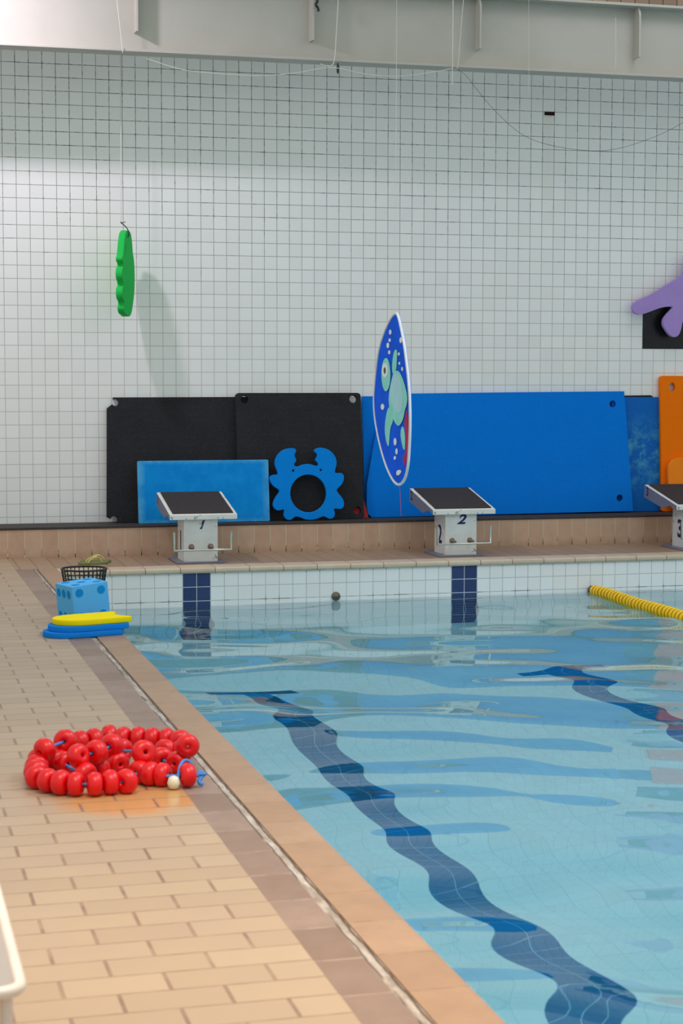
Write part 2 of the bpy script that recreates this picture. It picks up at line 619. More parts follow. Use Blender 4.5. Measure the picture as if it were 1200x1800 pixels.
# raised ledge under the wall: tiled riser, dark top
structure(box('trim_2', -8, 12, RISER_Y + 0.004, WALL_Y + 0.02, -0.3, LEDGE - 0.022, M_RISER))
structure(box('trim_3', -8, 12, RISER_Y - 0.004, WALL_Y + 0.02, LEDGE - 0.0215, LEDGE, M_LEDGE, None, 0.004))

# deck: cream bricks to the left of the pool, and the strip behind the pool
structure(box('floor', -8, -1.442, -25, RISER_Y + 0.01, -0.3, DECK, M_DECK))
M_DECK2 = kerb_tiles('beige_end_deck', True, 0.155, lin(160, 132, 108), lin(172, 144, 120), lin(120, 92, 74), 0.0)
structure(box('floor_end', -1.442, 12, 0.205, RISER_Y + 0.01, -0.3, DECK, M_DECK2))
structure(box('trim_4', -1.442, -1.292, -25, 0.205, -0.3, DECK - 0.001, M_KERB))
structure(box('trim_5', -1.292, -1.248, -25, 0.205, -0.3, DECK - 0.006, M_CHANNEL))


def coping_side():
    prof = [(-1.248, -0.3), (-1.248, 0.0), (-1.085, 0.0), (-1.066, -0.004), (-1.056, -0.016), (-1.052, -0.035), (-1.058, -0.05), (-1.085, -0.052), (-1.085, -0.3)]
    bm = bmesh.new()
    a = [bm.verts.new((x, -25, z)) for x, z in prof]
    b = [bm.verts.new((x, 0.205, z)) for x, z in prof]
    bm.faces.new(a)
    bm.faces.new(b[::-1])
    for i in range(len(prof)):
        j = (i + 1) % len(prof)
        bm.faces.new((a[i], b[i], b[j], a[j]))
    return from_bm('trim_6', bm, M_COPE_L)


structure(coping_side())
structure(prism('trim_7', [(0.205, -0.3), (0.205, 0.0), (0.0, 0.0), (-0.018, -0.004), (-0.026, -0.014), (-0.028, -0.034), (-0.022, -0.049), (0.004, -0.051), (0.004, -0.3)], -1.084, 12, M_COPE_E))

# pool basin: end wall, side wall, floor
structure(box('wall_pool_end', POOL_X0 - 0.2, 12, 0.0, 0.2, POOL_FLOOR - 0.2, -0.052, M_POOLEND))
structure(box('wall_pool_left', POOL_X0 - 0.2, POOL_X0 - 0.02, POOL_Y0, 0.0, POOL_FLOOR - 0.2, -0.054, M_POOLSIDE))
structure(box('wall_pool_right', POOL_X1, POOL_X1 + 0.2, POOL_Y0, 0.0, POOL_FLOOR - 0.2, -0.05, M_POOLSIDE))
structure(box('wall_pool_near', POOL_X0 - 0.2, 12, POOL_Y0 - 0.2, POOL_Y0, POOL_FLOOR - 0.2, -0.05, M_POOLSIDE))
structure(box('floor_pool', POOL_X0 - 0.2, 12, POOL_Y0, 0.01, POOL_FLOOR - 0.2, POOL_FLOOR, M_POOLFLOOR))


# water body: rippled top, sides let into the basin walls
def make_water():
    x0, x1, y0, y1 = POOL_X0 - 0.023, POOL_X1 + 0.003, POOL_Y0 - 0.003, 0.003
    st = 0.045
    nx, ny = int((x1 - x0) / st), int((y1 - y0) / st)
    xs = np.linspace(x0, x1, nx)
    ys = np.linspace(y0, y1, ny)
    X, Y = np.meshgrid(xs, ys, indexing='ij')
    rng = np.random.RandomState(11)
    H = np.zeros_like(X)
    for i in range(26):
        L = WAVE_L0 * (WAVE_L1 / WAVE_L0) ** rng.rand()
        th = rng.normal(math.radians(WAVE_DIR), math.radians(WAVE_SPREAD))
        kx, ky = math.cos(th) * 2 * math.pi / L, math.sin(th) * 2 * math.pi / L
        H += WAVE_SLOPE * L / (2 * math.pi) * np.sin(kx * X + ky * Y + rng.rand() * 6.28) / math.sqrt(13)
    # patches of calmer and livelier water
    amp = 0.6 + 0.4 * np.sin(0.9 * X + 0.5 * Y + 1.0) * np.sin(0.55 * Y - 0.4 * X + 0.3)
    amp *= 0.45 + 0.55 * np.clip((-Y - 0.2) / 1.2, 0, 1)
    H *= amp
    Z = WATER + H
    top = np.stack([X, Y, Z], -1).reshape(-1, 3)
    bot = top.copy()
    bot[:, 2] = POOL_FLOOR - 0.003
    idx = np.arange(nx * ny).reshape(nx, ny)
    q = np.stack([idx[:-1, :-1], idx[1:, :-1], idx[1:, 1:], idx[:-1, 1:]], -1).reshape(-1, 4)
    faces = q.tolist()
    base = nx * ny
    ring = list(idx[:, 0]) + list(idx[-1, 1:]) + list(idx[-2::-1, -1]) + list(idx[0, -2:0:-1])
    low = [(top[i][0], top[i][1], POOL_FLOOR - 0.003) for i in ring]
    verts = np.vstack([top, np.array(low)]).tolist()
    n = len(ring)
    for i in range(n):
        j = (i + 1) % n
        faces.append((int(ring[j]), int(ring[i]), base + i, base + j))
    faces.append(tuple(base + i for i in range(n))[::-1])
    me = bpy.data.meshes.new('water')
    me.from_pydata(verts, [], faces)
    for p in me.polygons[:len(q)]:
        p.use_smooth = True
    o = link('water', me, M_WATER)
    o['kind'] = 'stuff'
    o['label'] = 'clear rippled turquoise pool water filling the basin'
    o['category'] = 'water'
    return o


WAVE_L0, WAVE_L1, WAVE_DIR, WAVE_SPREAD, WAVE_SLOPE = 0.6, 2.8, 80, 34, 0.078
make_water()

# steel girder in front of the wall
gir = thing('steel_girder', (0, 0.75, 4.57), 'long pale painted steel girder crossing in front of the tiled wall at the top', 'beam')
box('web', -8, 12, -0.006, 0.006, 0.02, 0.66, M_GIRDER, gir)
box('bottom_flange', -8, 12, -0.15, 0.07, 0.0, 0.022, M_GIRDER, gir, 0.003)
box('top_flange', -8, 12, -0.15, 0.15, 0.66, 0.685, M_GIRDER, gir, 0.003)
gx = -5.13
while gx < 11:
    for s in (-1,):
        bm = bmesh.new()
        pr_ = [(s * 0.006, 0.185), (s * 0.135, 0.185), (s * 0.135, 0.58), (s * 0.10, 0.66), (s * 0.006, 0.66)]
        a = [bm.verts.new((gx - 0.009, y, z)) for y, z in pr_]
        b = [bm.verts.new((gx + 0.009, y, z)) for y, z in pr_]
        bm.faces.new(a)
        bm.faces.new(b[::-1])
        for i in range(5):
            bm.faces.new((a[i], b[i], b[(i + 1) % 5], a[(i + 1) % 5]))
        from_bm('stiffener', bm, M_GIRDER, gir)
    gx += 1.618

# knocked-out spot in the wall
tag(box('wall_bracket', 3.99, 4.095, WALL_Y - 0.012, WALL_Y, 4.312, 4.345, M_BLACKHOLE), 'small dark rusty metal stub on the upper right of the tiled wall', 'bracket')
# ------------------------------------------------------------------ foam mats on the ledge
def lean(Yb, Yt, H):
    v = Vector((0, Yt - Yb, H)).normalized()
    n = Vector((0, -v.z, v.y))
    return Matrix(((1, 0, n.x, 0), (0, v.y, n.y, Yb), (0, v.z, n.z, LEDGE + 0.002), (0, 0, 0, 1)))


def mat_thing(name, outlines, thick, mat, Yb, Yt, H, label, cat, group=None, bev=0.004):
    M = lean(Yb, Yt, H)
    x0 = sum(p[0] for p in outlines[0]) / len(outlines[0])
    loc = Vector((x0, Yb, LEDGE))
    o = plate(name, outlines, thick, mat, Matrix.Translation(-loc) @ M, None, bev)
    o.location = loc
    return tag(o, label, cat, group)


def notch(cx, cy, r, a0, a1, n=10):
    return [(cx + r * math.cos(math.radians(a0 + (a1 - a0) * i / n)), cy + r * math.sin(math.radians(a0 + (a1 - a0) * i / n))) for i in range(n + 1)]


def rrect(x0, x1, y0, y1, r, n=4):
    out = []
    for cx, cy, a in ((x1 - r, y0 + r, -90), (x1 - r, y1 - r, 0), (x0 + r, y1 - r, 90), (x0 + r, y0 + r, 180)):
        for i in range(n + 1):
            t = math.radians(a + 90 * i / n)
            out.append((cx + r * math.cos(t), cy + r * math.sin(t)))
    return out


MATS = 'foam mats leaning along the wall ledge'
A = [(1.3, 0.0), (1.3, 1.201), (-0.392, 1.198)] + notch(-0.372, 1.150, 0.034, 125, -150) + [(-0.452, 1.095), (-0.474, 0.055)] + notch(-0.405, 0.030, 0.034, 165, -62) + [(-0.36, 0.0)]
mat_thing('foam_mat', [A], 0.04, M_BLACKFOAM, 1.44, 1.545, 1.2, 'wide black foam mat at the far left with two broken-out corner holes', 'mat', MATS)
B = rrect(0.79, 2.05, 0.0, 1.243, 0.035)
mat_thing('foam_mat', [B, circ(0.879, 1.178, 0.038), circ(1.972, 1.180, 0.038), circ(1.982, 0.080, 0.038)], 0.045, M_BLACKFOAM, 1.36, 1.5, 1.2,
          'black foam mat with round corner holes standing behind the crab shape', 'mat', MATS)
mat_thing('foam_mat', [[(1.2, 0.0), (2.112, 0.0), (2.068, 0.17), (2.04, 0.30), (2.04, 1.0), (1.2, 1.0)]], 0.03, M_REDFOAM, 1.412, 1.52, 1.0, 'red foam mat almost hidden behind the black mat, seen through its lower hole', 'mat', MATS)


def faded_blue():
    k = NT('faded_blue_foam')
    g, x, y, z = k.pos()
    n = k.noise(g, 6, 5, 0.7)
    ex = k.ramp(k.math('ABSOLUTE', x), 0.56, 0.635)
    ez = k.ramp(k.math('ABSOLUTE', k.math('SUBTRACT', z, 0.3)), 0.255, 0.30)
    e = k.math('MULTIPLY', k.math('MAXIMUM', ex, ez), k.ramp(n, 0.3, 0.6))
    c = k.mix(k.ramp(n, 0.35, 0.7), lin(0, 134, 218), lin(16, 150, 232))
    c = k.mix(k.math('MULTIPLY', e, 0.7), c, lin(104, 186, 222))
    return k.done(c, 0.85, 0.15)


mat_thing('foam_mat', [rrect(-0.193, 1.078, 0.0, 0.597, 0.012)], 0.05, faded_blue(), 1.27, 1.34, 0.6, 'low blue foam mat with faded edges behind the first starting block', 'mat', MATS)
mat_thing('foam_mat', [[(2.10, 0.0), (2.62, 0.0), (2.62, 1.199), (2.079, 1.20)]], 0.026, M_BLUEFOAM, 1.525, 1.558, 1.2, 'blue foam mat, a narrow strip between the black mat and the long blue mat', 'mat', MATS)
D = [(2.15, 0.0), (2.45, 0.001), (4.959, 0.012), (4.879, 1.25), (3.6, 1.241), (2.566, 1.23), (2.285, 1.214), (2.223, 0.898), (2.15, 0.56), (2.105, 0.335), (2.098, 0.13), (2.108, 0.04)]
mat_thing('foam_mat', [D, circ(4.75, 1.118, 0.035), circ(4.81, 0.149, 0.035)], 0.04, M_BLUEFOAM, 1.44, 1.53, 1.2, 'very long bright blue foam mat behind the second starting block', 'mat', MATS)


def worn_blue():
    k = NT('worn_blue_foam')
    g, x, y, z = k.pos()
    n = k.ramp(k.noise(g, 7, 6, 0.75), 0.45, 0.7)
    zc = k.ramp(k.math('ABSOLUTE', k.math('SUBTRACT', z, 0.6)), 0.45, 0.1)
    c = k.mix(k.math('MULTIPLY', n, zc), lin(0, 100, 188), lin(86, 176, 206))
    return k.done(c, 0.75, 0.25)


mat_thing('foam_mat', [rrect(4.75, 5.42, 0.0, 1.185, 0.01)], 0.022, worn_blue(), 1.515, 1.56, 1.2, 'scuffed blue foam mat with pale wear between the long blue mat and the orange mat', 'mat', MATS)
mat_thing('foam_mat', [[(4.7, 0.0), (5.25, 0.0), (5.236, 1.15), (5.216, 1.195), (5.19, 1.205), (4.7, 1.2)]], 0.012, M_BLACKFOAM, 1.552, 1.572, 1.2, 'black foam mat showing only its top edge above the scuffed blue mat', 'mat', MATS)
mat_thing('foam_mat', [rrect(5.278, 6.3, 0.0, 1.408, 0.03), circ(5.412, 1.292, 0.036, ry=0.045)], 0.045, M_ORANGE, 1.44, 1.53, 1.4, 'tall orange foam mat with a corner hole at the right edge', 'mat', MATS)
mat_thing('foam_mat', [rrect(5.325, 6.1, 0.0, 0.565, 0.13, 8)], 0.045, M_ORANGE2, 1.36, 1.42, 0.6, 'small round-cornered orange foam board in front of the tall orange mat', 'mat', MATS)

CRAB = [(1.323, 0.706), (1.342, 0.697), (1.349, 0.677), (1.337, 0.655), (1.329, 0.635), (1.336, 0.614), (1.348, 0.596), (1.343, 0.574), (1.323, 0.556), (1.325, 0.541), (1.341, 0.527), (1.372, 0.529), (1.402, 0.546), (1.456, 0.552), (1.501, 0.546), (1.531, 0.533), (1.558, 0.531), (1.569, 0.545), (1.559, 0.564), (1.54, 0.583), (1.537, 0.594), (1.55, 0.611), (1.56, 0.63), (1.553, 0.653), (1.533, 0.668), (1.527, 0.682), (1.547, 0.702), (1.596, 0.71), (1.657, 0.696), (1.702, 0.666), (1.736, 0.625), (1.752, 0.58), (1.749, 0.536), (1.736, 0.499), (1.729, 0.462), (1.758, 0.458), (1.793, 0.46), (1.815, 0.446), (1.823, 0.416), (1.814, 0.372), (1.786, 0.332), (1.755, 0.31), (1.743, 0.292), (1.754, 0.269), (1.787, 0.232), (1.809, 0.198), (1.818, 0.161), (1.811, 0.128), (1.788, 0.107), (1.757, 0.106), (1.723, 0.114), (1.71, 0.104), (1.722, 0.077), (1.721, 0.048), (1.705, 0.022), (1.678, 0.010), (1.648, 0.018), (1.618, 0.036), (1.595, 0.038), (1.549, 0.018), (1.503, 0.008), (1.458, 0.006), (1.412, 0.014), (1.367, 0.036), (1.333, 0.042), (1.314, 0.037), (1.291, 0.015), (1.261, 0.006), (1.231, 0.018), (1.211, 0.047), (1.21, 0.08), (1.218, 0.109), (1.203, 0.113), (1.173, 0.104), (1.143, 0.104), (1.117, 0.125), (1.104, 0.159), (1.115, 0.199), (1.139, 0.242), (1.166, 0.275), (1.174, 0.293), (1.159, 0.312), (1.122, 0.334), (1.093, 0.368), (1.08, 0.405), (1.081, 0.43), (1.102, 0.448), (1.132, 0.451), (1.162, 0.451), (1.161, 0.477), (1.145, 0.514), (1.133, 0.558), (1.14, 0.602), (1.167, 0.649), (1.209, 0.686), (1.263, 0.706)]
mat_thing('foam_crab', [smooth_loop(CRAB), circ(1.46, 0.264, 0.181, 40, 0.183), circ(1.314, 0.488, 0.012, 12), circ(1.589, 0.490, 0.012, 12)], 0.04, M_CRABFOAM, 1.24, 1.30, 0.6,
          'bright blue foam crab ring with two claws in front of the black mat', 'float')

# lilac foam shape hung on the wall at the right edge
PU = [(5.434, 2.705), (5.358, 2.657), (5.266, 2.609), (5.182, 2.554), (5.098, 2.51), (5.014, 2.482), (4.964, 2.454), (4.929, 2.427), (4.919, 2.392), (4.928, 2.354), (4.949, 2.329), (4.992, 2.318), (5.042, 2.323), (5.092, 2.339), (5.16, 2.364), (5.227, 2.388), (5.295, 2.4), (5.354, 2.403), (5.371, 2.399), (5.346, 2.366), (5.3, 2.319), (5.271, 2.28), (5.262, 2.241), (5.269, 2.202), (5.299, 2.16), (5.325, 2.125), (5.36, 2.098), (5.394, 2.088), (5.424, 2.098), (5.449, 2.122), (5.469, 2.173), (5.477, 2.227), (5.489, 2.262),
      (5.53, 2.30), (5.57, 2.27), (5.60, 2.22), (5.66, 2.19), (5.72, 2.22), (5.74, 2.29), (5.70, 2.38), (5.72, 2.44), (5.85, 2.44), (5.96, 2.46), (6.0, 2.52), (5.95, 2.59), (5.82, 2.64), (5.74, 2.74), (5.72, 2.88), (5.64, 2.96), (5.54, 2.94), (5.50, 2.84), (5.49, 2.75)]
o = plate('foam_octopus', [smooth_loop([(a - 5.48, b - 2.5) for a, b in PU])], 0.05, M_PURPLE, Matrix(((1, 0, 0, 0), (0, 0, -1, 0), (0, 1, 0, 0), (0, 0, 0, 1))), None, 0.004)
o.location = (5.48, 1.45, 2.5)
tag(o, 'lilac foam shape with rounded arms hung on the wall at the right edge', 'float')
tag(tube('hanging_string', [(5.52, 1.475, 2.93), (5.52, 1.475, 6.9)], 0.0025, M_STRING), 'thin string holding the lilac foam shape', 'string')


# ------------------------------------------------------------------ green foam float on its hook
def green_float():
    root = thing('foam_caterpillar', (-0.3, 1.25, 2.24), 'green scalloped foam shape hanging edge-on from a hook before the wall', 'float')
    # profile in its own plane: u is the broad direction, v up
    scal = [(0.0, 0.80), (-0.07, 0.795), (-0.13, 0.76), (-0.17, 0.69), (-0.20, 0.60), (-0.225, 0.545), (-0.25, 0.535), (-0.25, 0.50), (-0.205, 0.485),
            (-0.20, 0.46), (-0.24, 0.44), (-0.26, 0.41), (-0.265, 0.37), (-0.25, 0.335), (-0.215, 0.315), (-0.20, 0.29), (-0.205, 0.275), (-0.24, 0.26), (-0.26, 0.23),
            (-0.26, 0.19), (-0.24, 0.155), (-0.20, 0.14), (-0.18, 0.12), (-0.19, 0.105), (-0.21, 0.08), (-0.20, 0.045), (-0.16, 0.02), (-0.11, 0.015), (-0.06, 0.0), (0.0, 0.0),
            (0.05, 0.02), (0.09, 0.06), (0.12, 0.11), (0.16, 0.18), (0.19, 0.27), (0.20, 0.38), (0.19, 0.48), (0.17, 0.55), (0.13, 0.61), (0.12, 0.66), (0.10, 0.73), (0.06, 0.785)]
    slit = [(-0.10, 0.70), (-0.125, 0.62), (-0.14, 0.54), (-0.13, 0.545), (-0.115, 0.60), (-0.095, 0.66)]
    # the broad face looks away to the right, the scalloped rim towards the camera
    ux = Vector((math.cos(math.radians(69.5)), math.sin(math.radians(69.5)), 0))
    n = Vector((ux.y, -ux.x, 0))
    M = Matrix(((ux.x, 0, n.x, 0.03), (ux.y, 0, n.y, 0.0), (0, 1, 0, 0), (0, 0, 0, 1)))
    plate('body', [smooth_loop([(a * 1.2, b) for a, b in scal]), [(a * 1.2, b) for a, b in slit]], 0.062, M_GREEN, M, root, 0.004)
    h = thing('hanging_hook', (-0.332, 1.23, 3.03), 'dark bent wire hook gripping the top of the green foam shape', 'hook')
    P = [(-0.35, 1.22, 3.118), (-0.347, 1.22, 3.105), (-0.32, 1.21, 3.083), (-0.297, 1.20, 3.057), (-0.284, 1.19, 3.025), (-0.281, 1.19, 2.999), (-0.291, 1.19, 2.975), (-0.315, 1.195, 2.962)]
    loc = Vector(h.location)
    tube('wire', [Vector(p) - loc for p in P], 0.0048, M_DARKWIRE, h)
    tube('twist', [Vector(p) - loc for p in [(-0.352, 1.22, 3.11), (-0.336, 1.22, 3.108), (-0.316, 1.22, 3.112), (-0.310, 1.22, 3.118)]], 0.0035, M_DARKWIRE, h)
    tag(tube('hanging_string', [(-0.349, 1.22, 3.12), (-0.344, 1.22, 3.7), (-0.342, 1.22, 5.3)], 0.0042, M_STRING, smooth=False), 'pale string hanging down to the hook of the green foam shape', 'string')


green_float()


# ------------------------------------------------------------------ turtle spinner
OUT = [(0.011, 0.535), (0.189, 0.498), (0.356, 0.429), (0.486, 0.357), (0.579, 0.276), (0.638, 0.179), (0.69, 0.068), (0.718, -0.023), (0.68, -0.127), (0.588, -0.229), (0.473, -0.321), (0.34, -0.404), (0.186, -0.47), (0.053, -0.508), (-0.076, -0.52), (-0.186, -0.5), (-0.278, -0.462), (-0.344, -0.394), (-0.372, -0.316), (-0.394, -0.207), (-0.4, -0.08), (-0.379, 0.046), (-0.34, 0.141), (-0.284, 0.236), (-0.223, 0.333), (-0.15, 0.411), (-0.07, 0.491)]
HEAD = [(0.159, 0.153), (0.172, 0.107), (0.21, 0.07), (0.266, 0.049), (0.329, 0.048), (0.387, 0.068), (0.428, 0.105), (0.443, 0.152), (0.43, 0.199), (0.39, 0.236), (0.333, 0.256), (0.27, 0.256), (0.213, 0.235), (0.174, 0.198)]
EYE = [(0.233, 0.179), (0.241, 0.159), (0.266, 0.144), (0.302, 0.135), (0.343, 0.134), (0.381, 0.143), (0.407, 0.159), (0.416, 0.179), (0.407, 0.199), (0.382, 0.215), (0.345, 0.224), (0.304, 0.224), (0.267, 0.215), (0.242, 0.199)]
PUP = [(0.293, 0.178), (0.296, 0.169), (0.304, 0.162), (0.316, 0.158), (0.33, 0.158), (0.342, 0.162), (0.351, 0.169), (0.354, 0.178), (0.351, 0.187), (0.343, 0.194), (0.331, 0.198), (0.317, 0.198), (0.305, 0.194), (0.296, 0.187)]
FLU = [(0.006, 0.31), (-0.036, 0.29), (-0.018, 0.231), (-0.007, 0.179), (0.083, 0.153), (0.117, 0.179), (0.111, 0.232), (0.07, 0.291)]
SHELL = [(0.051, 0.173), (-0.077, 0.179), (-0.187, 0.14), (-0.266, 0.09), (-0.343, 0.027), (-0.329, -0.025), (-0.269, -0.058), (-0.239, -0.103), (-0.178, -0.137), (-0.084, -0.163), (0.029, -0.137), (0.144, -0.087), (0.212, -0.021), (0.196, 0.046), (0.132, 0.113)]
BELLY = [(0.035, 0.169), (-0.077, 0.16), (-0.157, 0.114), (-0.205, 0.05), (-0.222, -0.014), (-0.207, -0.059), (-0.114, -0.084), (0.014, -0.07), (0.112, -0.026), (0.163, 0.033), (0.131, 0.1)]
FLL = [(0.195, -0.044), (0.095, -0.092), (0.077, -0.131), (0.159, -0.174), (0.191, -0.235), (0.213, -0.303), (0.291, -0.272), (0.344, -0.2), (0.318, -0.125), (0.261, -0.069)]
FLR = [(-0.194, -0.15), (-0.256, -0.18), (-0.279, -0.244), (-0.259, -0.309), (-0.181, -0.267), (-0.132, -0.197)]
RED = [(-0.314, -0.044), (-0.361, -0.113), (-0.358, -0.24), (-0.321, -0.357), (-0.246, -0.4), (-0.198, -0.344), (-0.275, -0.321), (-0.294, -0.243), (-0.271, -0.167), (-0.234, -0.136)]
MARK = [(-0.032, -0.431), (-0.153, -0.421), (-0.169, -0.436), (-0.091, -0.46), (-0.02, -0.461)]
BUB=[[(0.141, 0.414), (0.152, 0.403), (0.18, 0.398), (0.209, 0.404), (0.221, 0.416), (0.209, 0.427), (0.181, 0.432), (0.153, 0.426)],[(0.16, 0.365), (0.17, 0.357), (0.196, 0.354), (0.222, 0.357), (0.233, 0.366), (0.222, 0.374), (0.197, 0.377), (0.171, 0.374)],[(0.209, 0.334), (0.221, 0.321), (0.252, 0.316), (0.283, 0.322), (0.296, 0.335), (0.284, 0.348), (0.253, 0.352), (0.222, 0.347)],[(0.172, 0.29), (0.182, 0.281), (0.208, 0.277), (0.234, 0.281), (0.245, 0.291), (0.234, 0.3), (0.208, 0.304), (0.182, 0.3)],[(0.357, -0.051), (0.374, -0.066), (0.415, -0.073), (0.457, -0.067), (0.474, -0.053), (0.457, -0.038), (0.416, -0.032), (0.374, -0.037)],[(-0.026, -0.257), (-0.013, -0.275), (0.019, -0.283), (0.051, -0.277), (0.065, -0.26), (0.052, -0.242), (0.02, -0.233), (-0.012, -0.24)],[(-0.062, -0.314), (-0.052, -0.329), (-0.027, -0.336), (-0.002, -0.331), (0.009, -0.317), (-0.002, -0.303), (-0.026, -0.296), (-0.051, -0.301)],[(-0.012, -0.356), (-0.001, -0.365), (0.024, -0.37), (0.049, -0.367), (0.06, -0.359), (0.049, -0.351), (0.024, -0.346), (-0.001, -0.348)],[(-0.173, 0.359), (-0.163, 0.346), (-0.136, 0.341), (-0.109, 0.347), (-0.098, 0.361), (-0.109, 0.374), (-0.135, 0.379), (-0.162, 0.373)],[(-0.109, 0.278), (-0.101, 0.27), (-0.081, 0.267), (-0.061, 0.271), (-0.052, 0.278), (-0.061, 0.285), (-0.081, 0.288), (-0.101, 0.285)],[(-0.123, 0.221), (-0.116, 0.214), (-0.098, 0.212), (-0.08, 0.214), (-0.073, 0.221), (-0.08, 0.228), (-0.098, 0.231), (-0.116, 0.228)],[(-0.205, 0.187), (-0.198, 0.178), (-0.18, 0.174), (-0.163, 0.178), (-0.155, 0.187), (-0.162, 0.196), (-0.18, 0.2), (-0.197, 0.196)],]


def spinner():
    root = thing('hanging_spinner', (0.455, -5.0, 1.56), 'blue printed turtle disc with white rim hanging over the water, turned nearly edge-on', 'decoration')
    b5 = math.radians(5)
    h = Vector((math.sin(b5), math.cos(b5), 0))
    n = Vector((-math.cos(b5), math.sin(b5), 0))        # towards the camera side
    M = Matrix(((h.x, 0, n.x, 0), (h.y, 0, n.y, 0), (0, 1, 0, 0), (0, 0, 0, 1)))

    def pl(nm, pts, mat, lift, th=0.002, sm=1):
        return plate(nm, [smooth_loop(pts, sm)], th, mat, M, body if nm != 'disc' else root, 0.0003, recess=-lift)
    body = pl('disc', OUT, M_SPINBLUE, 0.0, 0.01, 2)
    pl('red_print', RED, M_PRINTRED, 0.003)
    for q, m_ in ((FLU, M_MINT), (FLL, M_MINT), (FLR, M_MINT)):
        pl('flipper', q, m_, 0.004)
    pl('shell', SHELL, M_MINT, 0.006)
    pl('belly', BELLY, M_PALEAQUA, 0.008)
    pl('head', HEAD, M_MINT, 0.006)
    pl('eye', EYE, M_PRINTWHITE, 0.008)
    pl('pupil', PUP, M_PRINTBLACK, 0.010)
    pl('mark', MARK, M_PRINTWHITE, 0.004)
    for q in BUB:
        pl('bubble', q, M_PRINTWHITE, 0.004)
    tube('rim', [M @ Vector((a, b, 0)) for a, b in smooth_loop(OUT, 2)], 0.0085, M_WHITERIM, root, 3, False, cyclic=True)
    tag(tube('hanging_string', [(0.446, -5, 2.09), (0.446, -5, 5.0)], 0.0016, M_STRING), 'thin clear string above the turtle disc', 'string')
    tag(tube('hanging_string', [(0.478, -5, 1.03), (0.483, -5, 0.95), (0.489, -5, 0.845)], 0.0014, M_REDSTRING), 'short red string dangling below the turtle disc', 'string')


spinner()

# wires on and below the girder
for P, r, m_, lab in [
    ([(-0.459, 0.585, 5.006), (-0.412, 0.585, 4.553)], 0.003, M_STRING, 'pale string hanging down over the left end of the girder'),
    ([(1.569, 0.585, 5.117), (1.55, 0.585, 4.80), (1.527, 0.585, 4.553), (1.45, 0.585, 4.525), (1.40, 0.585, 4.54)], 0.004, M_STRING, 'cream cord over the middle of the girder curling at its lower edge'),
    ([(2.675, 0.585, 5.178), (2.674, 0.585, 4.50), (2.672, 0.585, 4.40)], 0.004, M_STRING, 'knotted twine hanging straight down right of the girder middle'),
    ([(2.776, 0.585, 5.184), (2.745, 0.585, 4.8), (2.724, 0.585, 4.566), (2.69, 0.585, 4.549)], 0.003, M_STRING, 'slanting twine beside the knotted twine on the girder'),
    ([(-0.199, 0.57, 4.508), (0.016, 0.57, 4.448), (0.248, 0.57, 4.413), (0.796, 0.57, 4.402), (1.168, 0.57, 4.444), (1.5, 0.57, 4.507), (1.814, 0.57, 4.463), (2.142, 0.57, 4.457), (2.474, 0.57, 4.508), (2.669, 0.57, 4.553)], 0.0032, M_STRING, 'fine sagging line looping below the girder from the left'),
    ([(2.696, 0.57, 4.554), (2.798, 0.57, 4.496), (2.883, 0.57, 4.4), (3.094, 0.57, 4.177), (3.381, 0.57, 3.961), (3.728, 0.57, 3.866), (4.195, 0.57, 3.845), (4.607, 0.57, 3.95), (5.023, 0.57, 4.144), (5.6, 0.57, 4.55)], 0.0017, M_DARKWIRE, 'fine dark line sagging across the wall at the upper right'),
    ([(3.419, 0.57, 5.219), (3.428, 0.57, 4.376)], 0.0015, M_STRING, 'hair-thin line hanging at the upper right of the girder'),
    ([(4.311, 0.585, 5.108), (4.319, 0.585, 4.622)], 0.0025, M_STRING, 'short pale line against the right part of the girder'),
]:
    tag(tube('hanging_string', P, r, m_), lab, 'cord', 'cords strung on the girder')
g_ = lathe_obj('pull_knob', [(0.004, 0.05), (0.010, 0.03), (0.012, 0.0), (0.009, -0.035), (0.003, -0.05)], M_BLACKPL, None, Matrix(), 10)
g_.location = (1.575, 0.62, 4.51)
tag(g_, 'small black knob hanging just below the girder near the cream cord', 'knob')
tag(tube('knotted_rag', [(1.37, 0.60, 5.13), (1.375, 0.595, 5.10), (1.36, 0.595, 5.07), (1.38, 0.595, 5.04), (1.385, 0.595, 5.01)], 0.012, M_BLACKPL), 'small dark knotted rag on the girder rib at top centre', 'rag')


